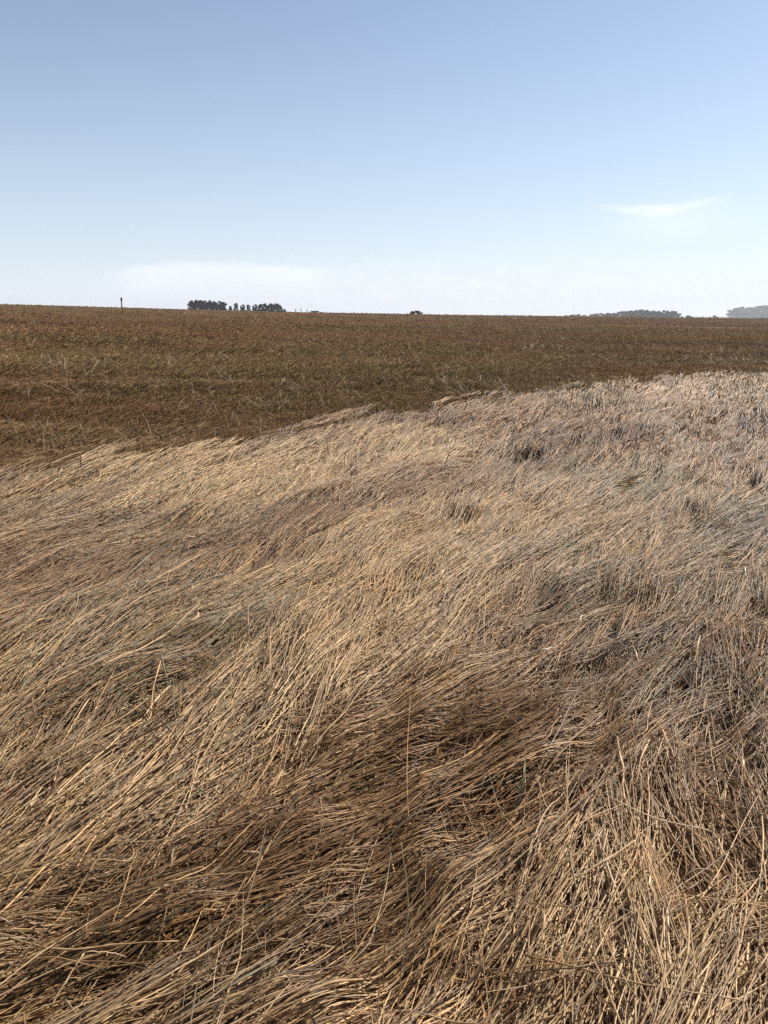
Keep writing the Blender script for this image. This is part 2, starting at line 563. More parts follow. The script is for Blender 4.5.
def straw_tint(x, y, wisp_r, n):
    """colour of each stem: patches across the field, then wisp to wisp, then stem to stem"""
    big = fbm(x / 1.6, y / 2.2, 50, 3) + 0.6 * fbm(x / 5.0 + 2, y / 4.0, 52, 3) * sstep(3, 8, np.hypot(x, y))
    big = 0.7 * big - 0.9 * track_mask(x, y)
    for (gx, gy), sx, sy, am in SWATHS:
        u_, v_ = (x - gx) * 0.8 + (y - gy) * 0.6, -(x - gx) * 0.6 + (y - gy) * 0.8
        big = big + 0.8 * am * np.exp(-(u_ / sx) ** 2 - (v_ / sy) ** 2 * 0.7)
    gre = 0.6 * fbm(x / 1.3 + 7, y / 2.0, 54, 3) - 0.08
    for (gx, gy), sx, sy, am in GREENISH:
        gre = gre + am * np.exp(-((x - gx) / sx) ** 2 - ((y - gy) / sy) ** 2)
    rus = fbm(x / 1.1 - 3, y / 1.4, 58, 3)
    rnd = RNG.random(n)
    f_b = np.clip(0.34 - 0.9 * big + 0.5 * (wisp_r - 0.5) + 0.9 * (rnd - 0.5), 0, 1)[:, None]
    c = PALE * (1 - f_b) + GOLD * f_b
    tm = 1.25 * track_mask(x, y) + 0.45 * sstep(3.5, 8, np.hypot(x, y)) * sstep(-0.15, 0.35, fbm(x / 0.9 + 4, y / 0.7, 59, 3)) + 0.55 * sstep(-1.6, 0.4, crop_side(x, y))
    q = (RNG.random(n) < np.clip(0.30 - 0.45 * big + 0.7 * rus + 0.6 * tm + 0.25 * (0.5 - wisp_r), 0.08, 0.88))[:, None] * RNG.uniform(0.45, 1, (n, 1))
    c = c * (1 - q) + np.where(RNG.random((n, 1)) < 0.5, BROWN, RUST) * q
    q = (RNG.random(n) < np.clip(0.10 + 0.9 * gre, 0.02, 0.6))[:, None] * RNG.uniform(0.4, 1, (n, 1))
    c = c * (1 - q) + GREY * q
    c = c * np.exp(RNG.normal(0.0, 0.40, (n, 1)) * (1 - 0.7 * q) - 0.1 * q) * 0.93 * (0.60 + 0.68 * wisp_r[:, None])
    mx = c.max(1, keepdims=True)
    return c * np.minimum(mx, 0.66 + 0.1 * np.tanh((mx - 0.66) * 2)) / mx      # keeps the hue of the brightest stems


def lay(x, y, th, L, k, h0, h1, hump, follow, curl):
    """stems lying along the ground: start (x,y), heading th, length L; h0/h1 height above the mat at root and tip"""
    n = len(x)
    s = np.linspace(0, 1, k)[None]
    ang = th[:, None] + curl[:, None] * (s - 0.5)
    ds = (L / (k - 1))[:, None]
    X = x[:, None] + np.concatenate([np.zeros((n, 1)), np.cumsum(np.cos(ang[:, :-1]) * ds, 1)], 1)
    Y = y[:, None] + np.concatenate([np.zeros((n, 1)), np.cumsum(np.sin(ang[:, :-1]) * ds, 1)], 1)
    G = ground(X.ravel(), Y.ravel()).reshape(n, k)
    chord = G[:, :1] * (1 - s) + G[:, -1:] * s
    Z = np.maximum(G * follow + chord * (1 - follow), G - 0.02)
    Z = Z + h0[:, None] * (1 - s) + h1[:, None] * s + hump[:, None] * np.sin(np.pi * s)
    return np.stack([X, Y, Z], 2)


def cells(u, v, seed):
    """irregular cells: returns an id per point"""
    iu, iv = np.floor(u).astype(np.int64), np.floor(v).astype(np.int64)
    best = np.full(u.shape, 1e9)
    cid = np.zeros(u.shape, np.int64)
    for du in (-1, 0, 1):
        for dv in (-1, 0, 1):
            a, b = iu + du, iv + dv
            h = _perm[(_perm[(a + seed * 57) & 4095] + b) & 4095]
            jx, jy = h / 4096.0, _perm[(h + 911) & 4095] / 4096.0
            d = (a + jx - u) ** 2 + (b + jy - v) ** 2
            m_ = d < best
            best[m_] = d[m_]
            cid[m_] = h[m_]
    return cid


CELL_R = np.random.default_rng(21).random((4096, 6))


def wisps(rho, ns, y0, y1, k, rad_min, rad_px, Lm, name, label, spread=(0.17, 0.034), keep=None):
    x, y = scatter(rho, y0, y1, keep)
    nw = len(x)
    r = np.hypot(x, y)
    th = lie_angle(x, y)
    fl = np.clip(3.0 / r, 0.3, 1.0)      # seen flatter, the lie reads more even
    th = th + R(15) * fl * fbm(x / 0.9, y / 0.9, 60, 2) + RNG.normal(0, R(7), nw) * fl
    wu, wv = x * 0.5 + y * 0.87 + 0.3 * fbm(x / 0.4, y / 0.4, 63, 2), -x * 0.87 + y * 0.5 + 0.12 * fbm(x / 0.3, y / 0.3, 65, 2)
    g1 = CELL_R[cells(wu / 0.85, wv / 0.30, 5)]
    g2 = CELL_R[cells(wu / 2.6 + 9, wv / 1.1, 8)]
    th = th + (g1[:, 0] - 0.5) * R(36) * fl + (g2[:, 0] - 0.5) * R(14) * fl
    rogue = RNG.random(nw) < 0.09
    th = th + rogue * RNG.normal(0, R(35), nw) * fl
    lift = RNG.beta(1.5, 2.8, nw) * 0.125 + 0.012 * RNG.random(nw)
    tipd = RNG.normal(0.0, 0.02, nw)
    wr = 0.45 * RNG.random(nw) + 0.35 * g1[:, 1] + 0.2 * g2[:, 1]
    lift = lift + (g1[:, 2] - 0.4) * 0.065 * np.where(g1[:, 2] > 0.4, 1, 0.3) + 0.02 * g2[:, 2]
    Lw = Lm * RNG.uniform(0.7, 1.3, nw)
    curlw = RNG.normal(0, R(11), nw)
    i = np.repeat(np.arange(nw), ns)
    n = len(i)
    sc = np.maximum(1.0, r[i] / 9.0)
    al, ac = RNG.normal(0, spread[0], n) * sc ** 0.5, RNG.normal(0, spread[1], n) * sc
    L = Lw[i] * RNG.uniform(0.45, 1.2, n)
    c, s_ = np.cos(th[i]), np.sin(th[i])
    X = x[i] + c * (al - L / 2) - s_ * ac
    Y = y[i] + s_ * (al - L / 2) + c * ac
    T = th[i] - ac * 1.1 / sc * RNG.uniform(0, 1.5, n) + RNG.normal(0, R(4.5), n) * fl[i]
    stray = RNG.random(n) < 0.07
    T = T + stray * RNG.normal(0, R(28), n) * fl[i]
    h0 = lift[i] + RNG.normal(0, 0.010, n) - 0.02
    h1 = lift[i] + tipd[i] + RNG.normal(0, 0.014, n) + stray * np.abs(RNG.normal(0, 0.03, n))
    hump = RNG.normal(0.008, 0.010, n) - 0.25 * np.abs(ac) / sc
    P = lay(X, Y, T, L, k, np.maximum(h0, -0.02), np.maximum(h1, -0.01), hump, np.full((n, 1), 0.62), (curlw[i] + RNG.normal(0, R(7), n)) * fl[i])
    P[:, 1:-1, :] += RNG.normal(0, 0.0011, (n, k - 2, 3))
    # kinked stems: everything past one joint swings away
    kk = np.where(RNG.random(n) < 0.16)[0]
    jt = RNG.integers(2, k - 1, len(kk))
    ka = RNG.normal(0, R(32), len(kk)) * fl[i[kk]]
    kz = RNG.uniform(-0.02, 0.05, len(kk))
    for q in range(2, k - 1):
        sel = kk[jt == q]
        aa = ka[jt == q]
        dd = P[sel, q + 1:] - P[sel, q:q + 1]
        ca, sa = np.cos(aa)[:, None], np.sin(aa)[:, None]
        P[sel, q + 1:, 0] = P[sel, q, None, 0] + dd[:, :, 0] * ca - dd[:, :, 1] * sa
        P[sel, q + 1:, 1] = P[sel, q, None, 1] + dd[:, :, 0] * sa + dd[:, :, 1] * ca
        P[sel, q + 1:, 2] += kz[jt == q][:, None] * np.linspace(0.3, 1, k - q - 1)[None]
    rad = np.maximum(rad_min, r[i] * rad_px) * np.exp(RNG.normal(-0.06, 0.30, n)).clip(0.45, 1.7)
    prof = np.interp(np.linspace(0, 1, k), [0, 0.1, 0.8, 1], [0.9, 1.0, 0.8, 0.45])
    rr = rad[:, None] * prof[None]
    ear = RNG.random(n) < 0.10       # some still carry their ear
    rr[ear, -2] = rad[ear] * 1.6
    rr[ear, -1] = rad[ear] * 1.1
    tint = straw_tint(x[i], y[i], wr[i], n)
    o = hair(name, P, rr, tint, M_straw)
    return tag(o, label, 'straw', kind='stuff'), n


def near_side(x, y):
    return crop_side(x, y) + RNG.normal(0, 0.7, np.shape(x)) * np.clip(np.hypot(x, y) / 9, 0.5, 1.6) < 0.0


def dens(layers, ns, L, rad_min, rad_px):
    return lambda r: layers / (ns * L * 2 * max(rad_min, r * rad_px))


tot = 0
# the pale lodged straw, one mass from the feet to the crop border
x_ = wisps(dens(7.2, 17, 0.58, 0.0017, 0.00030), 17, 0.5, 26, 8, 0.0017, 0.00030, 0.58, 'flattened_straw',
           'pale flattened straw lying in swept wisps across the near field', keep=near_side)
tot += x_[1]


# broken leaves, husks and short bits caught in the mat
def litter():
    rho = lambda r: 900.0 / (1 + (r / 4.0) ** 1.6)
    x, y = scatter(rho, 0.5, 22, near_side)
    n = len(x)
    r = np.hypot(x, y)
    th = lie_angle(x, y) + RNG.normal(0, R(45), n)
    L = RNG.uniform(0.02, 0.085, n)
    lift = RNG.beta(2, 2, n) * 0.105
    P = lay(x, y, th, L, 6, lift, lift + RNG.normal(0, 0.02, n), RNG.normal(0.005, 0.012, n), np.full((n, 1), 1.0), RNG.normal(0, R(35), n))
    P[:, 1:, :] += RNG.normal(0, 0.0018, (n, 5, 3))
    rad = np.maximum(RNG.uniform(0.0010, 0.0030, n), r * 0.00035)
    prof = np.array([0.5, 1.0, 1.0, 0.9, 0.7, 0.25])
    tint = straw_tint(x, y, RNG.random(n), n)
    dk = RNG.random((n, 1)) < 0.45
    tint = np.where(dk, tint * np.array([0.6, 0.5, 0.42]), tint)
    o = hair('straw_litter', P, rad[:, None] * prof[None], tint, M_straw)
    tag(o, 'broken brown leaves and husks caught among the flattened straw', 'straw litter', kind='stuff')
    return n


tot += litter()


def torn_leaves():
    x, y = scatter(lambda r: 260.0 / (1 + (r / 4.0) ** 2), 0.5, 16, near_side)
    n = len(x)
    r = np.hypot(x, y)
    th = lie_angle(x, y) + RNG.normal(0, R(28), n)
    L = RNG.uniform(0.06, 0.20, n)
    lift = RNG.beta(2, 2, n) * 0.12
    P = lay(x, y, th, L, 7, lift, lift + RNG.normal(0, 0.025, n), RNG.normal(0.01, 0.015, n), np.full((n, 1), 1.0), RNG.normal(0, R(45), n))
    P[:, 1:, :] += RNG.normal(0, 0.003, (n, 6, 3))
    wd = np.maximum(RNG.uniform(0.0016, 0.0048, n), r * 0.0004)
    prof = RNG.uniform(0.55, 1.15, (n, 7)) * np.array([0.6, 0.9, 1.0, 1.0, 0.85, 0.55, 0.12])
    T = np.gradient(P, axis=1)
    T /= np.linalg.norm(T, axis=2, keepdims=True) + 1e-9
    A = np.cross(T, np.array([0, 0, 1.0]))
    A /= np.linalg.norm(A, axis=2, keepdims=True) + 1e-9
    B = np.cross(A, T)
    tw = RNG.uniform(-1.3, 1.3, (n, 1)) + RNG.uniform(-2.2, 2.2, (n, 1)) * np.linspace(0, 1, 7)[None]
    S = (A * np.cos(tw)[:, :, None] + B * np.sin(tw)[:, :, None]) * (wd[:, None] * prof)[:, :, None]
    mid = P + np.cross(T, S) * 0.35          # slight gutter down the middle
    V = np.stack([P - S, mid, P + S], 2).reshape(-1, 3)      # n,7,3 cross
    base = (np.arange(n) * 21)[:, None, None] + (np.arange(6) * 3)[None, :, None] + np.arange(2)[None, None]
    Fq = np.stack([base, base + 1, base + 4, base + 3], 3).reshape(-1, 4)
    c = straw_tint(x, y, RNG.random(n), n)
    dk = RNG.random((n, 1))
    c = np.where(dk < 0.45, c * np.array([0.58, 0.50, 0.42]), np.where(dk < 0.6, GREY * 0.9, c))
    o = mesh_np('torn_leaves', V, Fq, M_straw)
    ca = o.data.attributes.new('tint', 'FLOAT_COLOR', 'POINT')
    ca.data.foreach_set('color', np.repeat(np.concatenate([c, np.ones((n, 1))], 1), 21, 0).astype(np.float32).ravel())
    tag(o, 'thin torn leaf blades lying loose over the straw', 'straw litter', kind='stuff')
    return n


def ears():
    x, y = scatter(lambda r: 75.0 / (1 + (r / 5.0) ** 2), 0.5, 14, near_side)
    n = len(x)
    th = lie_angle(x, y) + RNG.normal(0, R(20), n)
    L = RNG.uniform(0.05, 0.085, n)
    lift = RNG.beta(2.5, 2, n) * 0.12
    k = 15
    P = lay(x, y, th, L, k, lift, lift + RNG.normal(0, 0.02, n), RNG.normal(0.004, 0.006, n), np.full((n, 1), 1.0), RNG.normal(0, R(25), n))
    r = np.hypot(x, y)
    rad = np.maximum(RNG.uniform(0.0030, 0.0046, n), r * 0.0006)
    prof = np.array([0.35, 0.7, 0.55, 1, 0.7, 1.05, 0.72, 1.05, 0.7, 1, 0.65, 0.85, 0.5, 0.55, 0.15])
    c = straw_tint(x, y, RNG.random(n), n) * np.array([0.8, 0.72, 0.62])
    # awns fan out forwards from the ear
    na = 7
    i = np.repeat(np.arange(n), na)
    st = P[i, RNG.integers(4, 13, len(i))]
    d = P[i, -1] - P[i, 0]
    d /= np.linalg.norm(d, axis=1, keepdims=True)
    d = d + RNG.normal(0, 0.22, d.shape)
    La = RNG.uniform(0.04, 0.08, (len(i), 1))
    Q = np.stack([st + d * La * s_ for s_ in (0, .35, .7, 1.0)], 1)
    Q = np.concatenate([Q, np.repeat(Q[:, -1:], k - 4, 1) + d[:, None] * 1e-4 * np.arange(1, k - 3)[None, :, None]], 1)
    ra = np.maximum(0.0005, r[i] * 0.00016)[:, None] * np.concatenate([[1, .9, .6, .3], np.full(k - 4, .2)])[None]
    o = hair('straw_ears', np.concatenate([P, Q]), np.concatenate([rad[:, None] * prof[None], ra]), np.concatenate([c, c[i]]), M_straw)
    tag(o, 'dry bristly ears lying among the flattened stems', 'ears', kind='stuff')
    return n


tot += ears()
tot += torn_leaves()


# stems still sticking up out of the mat, mostly far right and along the border
def upright():
    rho = lambda r: 30.0 if r < 4 else 55.0
    def kp(x, y):
        d = crop_side(x, y)
        p = 0.10 + 0.5 * sstep(-3.0, 0.0, d) + 0.45 * sstep(0.0, 0.35, x / np.maximum(y, 1)) * sstep(5, 8, y)
        p = p * sstep(-0.35, 0.5, fbm(x / 0.8, y / 0.8, 90, 2))
        return (d < 0.6) & (RNG.random(len(x)) < p)
    x, y = scatter(rho, 1.6, 26, kp)
    i = np.repeat(np.arange(len(x)), 4)
    n = len(i)
    r = np.hypot(x, y)[i]
    th = lie_angle(x, y)[i] + RNG.normal(0, R(40), n)
    L = RNG.uniform(0.10, 0.30, n)
    tilt = RNG.uniform(R(20), R(70), n)
    k = 6
    s = np.linspace(0, 1, k)[None]
    tl = tilt[:, None] * (1 - 0.75 * s * RNG.uniform(0, 1.2, (n, 1)))
    ds = (L / (k - 1))[:, None]
    hz = np.concatenate([np.zeros((n, 1)), np.cumsum(np.cos(tl[:, 1:]) * ds, 1)], 1)
    vz = np.concatenate([np.zeros((n, 1)), np.cumsum(np.sin(tl[:, 1:]) * ds, 1)], 1)
    X0, Y0 = x[i] + RNG.normal(0, 0.03, n), y[i] + RNG.normal(0, 0.03, n)
    Z0 = ground(X0, Y0) + 0.02
    P = np.stack([X0[:, None] + np.cos(th)[:, None] * hz, Y0[:, None] + np.sin(th)[:, None] * hz, Z0[:, None] + vz], 2)
    P[:, 1:] += RNG.normal(0, 0.004, (n, k - 1, 3))
    rad = np.maximum(0.0017, r * 0.00045) * RNG.uniform(0.7, 1.3, n)
    prof = np.array([1, 1, 0.9, 0.9, 1.2, 0.5])
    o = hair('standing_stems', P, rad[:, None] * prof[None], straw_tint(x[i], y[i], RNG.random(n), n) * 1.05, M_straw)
    tag(o, 'short broken stems sticking up out of the pale straw', 'straw', kind='stuff')
    return n


tot += upright()

# ------------------------------------------------------------------ the darker crop beyond the border
OLIVE = np.array([0.21, 0.142, 0.060])
UMBER = np.array([0.215, 0.118, 0.052])
REDD = np.array([0.235, 0.125, 0.058])
TAN = np.array([0.42, 0.305, 0.175])


def dark_crop():
    rp = 0.00040
    rho = lambda r: min(420.0, 9.0 * (1.6 / r) / (0.2 * 2 * rp * r))
    x, y = scatter(rho, 4, 255, lambda x, y: crop_side(x, y) > RNG.normal(-0.8, 0.9, np.shape(x)), ratio=1.06, margin=3)
    n = len(x)
    r = np.hypot(x, y)
    side = crop_side(x, y)
    band = fbm(x / 38.0, y / 14.0, 81, 6) + 0.6 * fbm(x / 4.0, y / 0.9, 83, 3) * (1 - sstep(25, 70, r))
    wind = fbm(x / 5.0, y / 3.0, 80, 3)
    patch = fbm(x / 14.0, y / 7.0, 84, 3)
    small = fbm(x / 0.9, y / 0.55, 88, 3)
    th = RNG.uniform(0, 2 * np.pi, n) * 0.35 + R(20) + R(70) * wind
    gro = np.maximum(1.0, r / 170.0)
    L = RNG.uniform(0.16, 0.34, n) * (0.75 + 0.6 * np.clip(small + 0.5, 0, 1)) * gro * (0.35 + 0.65 * sstep(-0.2, 1.2, side))
    L *= (0.8 + 0.2 * sstep(12, 40, r)) * (0.75 + 0.8 * np.clip(band + 0.3, 0, 1))
    nearb = (1 - sstep(9, 16, r)) * (1 - sstep(1.5, 5, side))   # close to the straw it lies flatter and longer
    L *= 1 + 0.6 * nearb
    # thin open lines where the crop has gone down, wider farther off
    gap = sstep(0.15, 0.42, fbm(x / 7.0, y / 0.9, 101, 3)) * (1 - sstep(18, 34, r)) + sstep(0.15, 0.42, fbm(x / 26.0, y / 4.0, 104, 3)) * sstep(18, 34, r) * (1 - sstep(60, 110, r)) \
        + sstep(0.12, 0.4, fbm(x / 90.0, y / 18.0, 107, 3)) * sstep(60, 110, r)
    L *= 1 - 0.62 * gap
    tilt = (1 - 0.5 * nearb) * np.clip(RNG.normal(R(22), R(18), n) + R(25) * small, R(5), R(85))
    k = 5
    s = np.linspace(0, 1, k)[None]
    tl = tilt[:, None] * (1.2 - 0.9 * s)
    ds = (L / (k - 1))[:, None]
    hz = np.concatenate([np.zeros((n, 1)), np.cumsum(np.cos(tl[:, 1:]) * ds, 1)], 1)
    vz = np.concatenate([np.zeros((n, 1)), np.cumsum(np.sin(tl[:, 1:]) * ds, 1)], 1)
    P = np.stack([x[:, None] + np.cos(th)[:, None] * hz, y[:, None] + np.sin(th)[:, None] * hz, ground(x, y)[:, None] - 0.01 + vz], 2)
    P[:, 1:] += RNG.normal(0, 1, (n, k - 1, 3)) * (0.006 * gro)[:, None, None]
    rad = r * rp * RNG.uniform(0.6, 1.4, n)
    prof = np.array([0.8, 1, 1, 1.1, 0.4])
    f = sstep(-0.25, 0.35, patch + 0.25 * small)[:, None]
    c = UMBER * (1 - f) + OLIVE * f
    f = (sstep(-0.1, 0.5, fbm(x / 9.0 + 5, y / 5.0, 92, 3)) * (1 - 0.3 * sstep(20, 60, r)))[:, None]
    c = c * (1 - 0.6 * f) + REDD * 0.6 * f
    pt = 0.035 + 0.24 * sstep(0.1, 0.6, fbm(x / 1.1, y / 0.8, 96, 2)) + 0.45 * (1 - sstep(-0.3, 2.2, side))
    pt = pt * (1 - 0.6 * sstep(15, 50, r))
    pt = pt + 0.42 * nearb * (fbm(x / 0.6, y / 0.5, 99, 2) > 0.05)
    q = (RNG.random(n) < pt)[:, None] * RNG.uniform(0.4, 1.0, (n, 1))
    c = c * (1 - q) + TAN * q
    c = c * RNG.uniform(0.78, 1.14, (n, 1)) * (0.86 + 0.5 * np.clip(band, -0.6, 0.6))[:, None]
    o = hair('brown_crop', P, rad[:, None] * prof[None], c, M_crop)
    tag(o, 'dull brown and olive crop covering the field up to the skyline', 'crop', kind='stuff')
    return n


tot += dark_crop()


def crop_stems():
    """pale straggling stems standing above the dark crop"""
    def kp(x, y):
        d = crop_side(x, y)
        r = np.hypot(x, y)
        return (d > 0) & (RNG.random(len(x)) < sstep(-0.1, 0.5, fbm(x / 1.6, y / 1.1, 120, 3)) * (1 - 0.6 * sstep(1, 9, d)))
    x, y = scatter(lambda r: 22.0 / (1 + (r / 10) ** 2), 5, 60, kp)
    i = np.repeat(np.arange(len(x)), 3)
    n = len(i)
    r = np.hypot(x, y)[i]
    th = RNG.uniform(0, 2 * np.pi, n)
    L = 0.10 + 0.34 * RNG.random(n) ** 1.8
    tl = RNG.uniform(R(25), R(88), n)[:, None] * np.linspace(1, 0.5, 6)[None]
    ds = (L / 5)[:, None]
    hz = np.concatenate([np.zeros((n, 1)), np.cumsum(np.cos(tl[:, 1:]) * ds, 1)], 1)
    vz = np.concatenate([np.zeros((n, 1)), np.cumsum(np.sin(tl[:, 1:]) * ds, 1)], 1)
    X0, Y0 = x[i] + RNG.normal(0, 0.05, n), y[i] + RNG.normal(0, 0.05, n)
    P = np.stack([X0[:, None] + np.cos(th)[:, None] * hz, Y0[:, None] + np.sin(th)[:, None] * hz, (ground(X0, Y0) + 0.02)[:, None] + vz], 2)
    P[:, 1:] += RNG.normal(0, 0.005, (n, 5, 3))
    rad = np.maximum(0.002, r * 0.00036) * RNG.uniform(0.6, 1.3, n)
    c = TAN * RNG.uniform(0.45, 1.15, (n, 1))
    o = hair('crop_stems', P, rad[:, None] * np.array([1, 1, .9, .8, .7, .4])[None], c, M_straw)
    tag(o, 'pale straggling stems standing above the brown crop', 'straw', kind='stuff')
    return n


tot += crop_stems()
print('strands', tot)

# ------------------------------------------------------------------ trees
def foliage_mat(name, c0, c1):
    m, t = mat(name)
    g = t.n('ShaderNodeNewGeometry')
    nz = t.noise(g.outputs['Position'], 0.9, 4, 0.6)
    finish(t, t.mix(t.ramp(nz, 0.35, 0.65), c0, c1), 0.7, 0.2)
    return m


M_leaf = foliage_mat('tree_foliage', (0.013, 0.019, 0.011, 1), (0.026, 0.034, 0.017, 1))
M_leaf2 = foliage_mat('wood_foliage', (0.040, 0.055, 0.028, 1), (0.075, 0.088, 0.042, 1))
m, t = mat('tree_bark')
g = t.n('ShaderNodeNewGeometry')
nb = t.noise(g.outputs['Position'], 6, 5, 0.7)
finish(t, t.mix(nb, (0.07, 0.05, 0.035, 1), (0.16, 0.12, 0.09, 1)), 0.9, 0.1)
M_bark = m


def tube(path, radii, sides=7):
    V, Fc = [], []
    path = [np.array(p, float) for p in path]
    for i, p in enumerate(path):
        d = path[min(i + 1, len(path) - 1)] - path[max(i - 1, 0)]
        d /= np.linalg.norm(d)
        a = np.cross(d, [0.3, 0.9, 0.1])
        a /= np.linalg.norm(a)
        b = np.cross(d, a)
        for j in range(sides):
            q = 2 * math.pi * j / sides
            V.append(p + radii[i] * (a * math.cos(q) + b * math.sin(q)))
    for i in range(len(path) - 1):
        for j in range(sides):
            k = (j + 1) % sides
            Fc.append((i * sides + j, i * sides + k, (i + 1) * sides + k, (i + 1) * sides + j))
    n = len(V)
    V.append(path[-1])
    V.append(path[0])
    for j in range(sides):
        k = (j + 1) % sides
        Fc.append(((len(path) - 1) * sides + j, (len(path) - 1) * sides + k, n, n))
        Fc.append((k, j, n + 1, n + 1))
    return V, Fc


def mesh_py(name, parts, material):
    me = bpy.data.meshes.new(name)
    V, Fc = [], []
    for v, f in parts:
        o = len(V)
        V += [tuple(p) for p in v]
        Fc += [tuple(dict.fromkeys(i + o for i in q)) for q in f]
    me.from_pydata(V, [], Fc)
    me.materials.append(material)
    me.update()
    return me


def tree_meshes(kind, seed):
    """unit tree: height 1; returns crown and trunk meshes"""
    rg = np.random.default_rng(seed)
    lean = rg.normal(0, 0.02)
    limbs, tips = [], []
    top = 0.80 if kind != 'bush' else 0.45
    path = [(lean * s + 0.012 * math.sin(7 * s + seed), 0.01 * math.cos(5 * s + seed), s * top) for s in np.linspace(0, 1, 7)]
    limbs.append(tube(path, [0.028 * (1 - 0.8 * s) for s in np.linspace(0, 1, 7)]))
    nl = 15
    lo = {'tall': 0.10, 'round': 0.10, 'bush': 0.03}[kind]
    spread = {'tall': 0.17, 'round': 0.34, 'bush': 0.60}[kind]
    for i in range(nl):
        h = lo + (0.93 - lo) * (i + 0.5) / nl
        prof = {'tall': min(1, 1.6 * (1 - h) + 0.35) * min(1, 0.6 + 2.0 * h), 'round': math.sin(math.pi * min(1, (h - lo) / (1 - lo) * 0.8 + 0.2)) ** 0.6,
                'bush': math.sqrt(max(0.05, 1 - h * h))}[kind]
        a = 2.4 * i + rg.uniform(-0.5, 0.5)
        L = spread * prof * rg.uniform(0.65, 1.1)
        hb = h * (top if kind == 'bush' else 0.82)
        e = np.array([math.cos(a) * L, math.sin(a) * L, h])
        b0 = np.array([lean * hb, 0, hb * 0.9])
        md = (b0 + e) / 2 + [0, 0, -0.01]
        limbs.append(tube([b0, md, e], [0.010, 0.007, 0.003], 5))
        tips.append(e)
        tips.append((b0 + e * 2) / 3 + rg.normal(0, 0.02, 3))
    tips.append(np.array([lean, 0, 0.93]))
    # leaf clumps: many small triangles round each limb end
    tips = np.array(tips)
    per = 380
    cs = rg.uniform(0.6, 1.15, (len(tips), 1)) * {'tall': 0.075, 'round': 0.105, 'bush': 0.15}[kind]
    c = np.repeat(tips, per, 0)
    u = rg.normal(0, 1, c.shape)
    u /= np.linalg.norm(u, axis=1, keepdims=True)
    u *= rg.random((len(c), 1)) ** 0.45
    c = c + u * np.repeat(cs, per, 0) * np.array([1, 1, 0.75])
    c[:, 2] = np.clip(c[:, 2], 0.01, 1.0)
    sz = 0.022 if kind != 'bush' else 0.03
    n = len(c)
    d1, d2 = rg.normal(0, 1, (n, 3)), rg.normal(0, 1, (n, 3))
    d1 /= np.linalg.norm(d1, axis=1, keepdims=True)
    d2 /= np.linalg.norm(d2, axis=1, keepdims=True)
    V = np.stack([c - d1 * sz, c + d1 * sz, c + d2 * sz * 1.3], 1).reshape(-1, 3)
    F_ = np.arange(3 * n).reshape(n, 3)
    me = bpy.data.meshes.new('crown')
    me.from_pydata(V.tolist(), [], F_.tolist())
    me.update()
    tr = mesh_py('trunk', limbs, M_bark)
    return me, tr


PROTO = {k: [tree_meshes(k, s + 10 * j) for s in range(4)] for j, k in enumerate(('tall', 'round', 'bush'))}
for k in PROTO:
    for me, tr in PROTO[k]:
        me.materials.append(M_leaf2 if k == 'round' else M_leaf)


def plant(name, kind, px, top_py, depth, wpx, label, cat, group=None, rot=None):
    """stand a tree at a depth so that its top reaches the height seen in the photograph"""
    d = pix_dir(px, top_py)
    q = depth / d[1]
    x, y = d[0] * q, depth
    zt = CAM_Z + d[2] * q
    z = float(base_z(x, y))
    h = zt - z
    cr, tr = random.choice(PROTO[kind])
    root = bpy.data.objects.new(name, None)
    root.empty_display_size = 1
    COL.objects.link(root)
    root.location = (x, y, z)
    root.rotation_euler = (0, 0, random.uniform(0, 6.28) if rot is None else rot)
    wid = wpx / F * depth
    base_w = {'tall': 0.44, 'round': 0.80, 'bush': 1.4}[kind]
    s = wid / base_w * 1.7
    root.scale = (s, s, h)
    tag(root, label, cat, group)
    for nm, me in (('crown', cr), ('trunk', tr)):
        o = bpy.data.objects.new(nm, me)
        COL.objects.link(o)
        o.parent = root
    return root


# row of dark trees on the left skyline: x, top, width in the photograph
ROW = [
    (191.5, 300.0, 6.5, 'leftmost tall dark tree of the row on the left skyline'),
    (196, 299.3, 6.5, 'dark tree second from the left end of the skyline row'),
    (200.5, 299.6, 6.0, 'dark tree third from the left end of the skyline row'),
    (205, 299.8, 6.0, 'dark tree in the middle of the solid left block of the row'),
    (209.5, 299.6, 5.5, 'dark tree next to last in the solid left block of the row'),
    (213.5, 300.8, 5.0, 'dark tree closing the solid left block just before the first gap'),
    (219, 300.5, 5.0, 'leftmost tree of the close pair standing after the first gap'),
    (223.5, 301.5, 5.0, 'right tree of the close pair standing after the first gap'),
    (230, 305.5, 3.2, 'very low dark tree beside the close pair in the row'),
    (235.5, 302.6, 3.6, 'slim dark tree standing alone in the middle of the row'),
    (242.5, 304.0, 3.8, 'small dark tree right of the lone slim one in the row'),
    (248.5, 304.2, 3.2, 'narrow dark tree just before the right block of the row'),
    (255, 303.8, 4.0, 'first tree of the right block, slightly apart on its left'),
    (260.5, 303.6, 5.0, 'dark tree second from the left in the right block'),
    (265.5, 303.0, 5.5, 'dark tree in the middle of the right block of the row'),
    (270.5, 302.9, 5.5, 'tallest dark tree in the right block of the row'),
    (275.5, 303.0, 5.5, 'dark tree next to last in the right block of the row'),
    (279.5, 304.5, 5.0, 'dark tree at the right end of the skyline row'),
    (284, 308.6, 3.5, 'tiny dark tree trailing off the right end of the row'),
]
for i, (px, ty, w, lab) in enumerate(ROW):
    plant('skyline_tree', 'tall', px, ty, 400 + random.uniform(-9, 9), w, lab, 'tree', 'dark trees in a row on the left skyline')

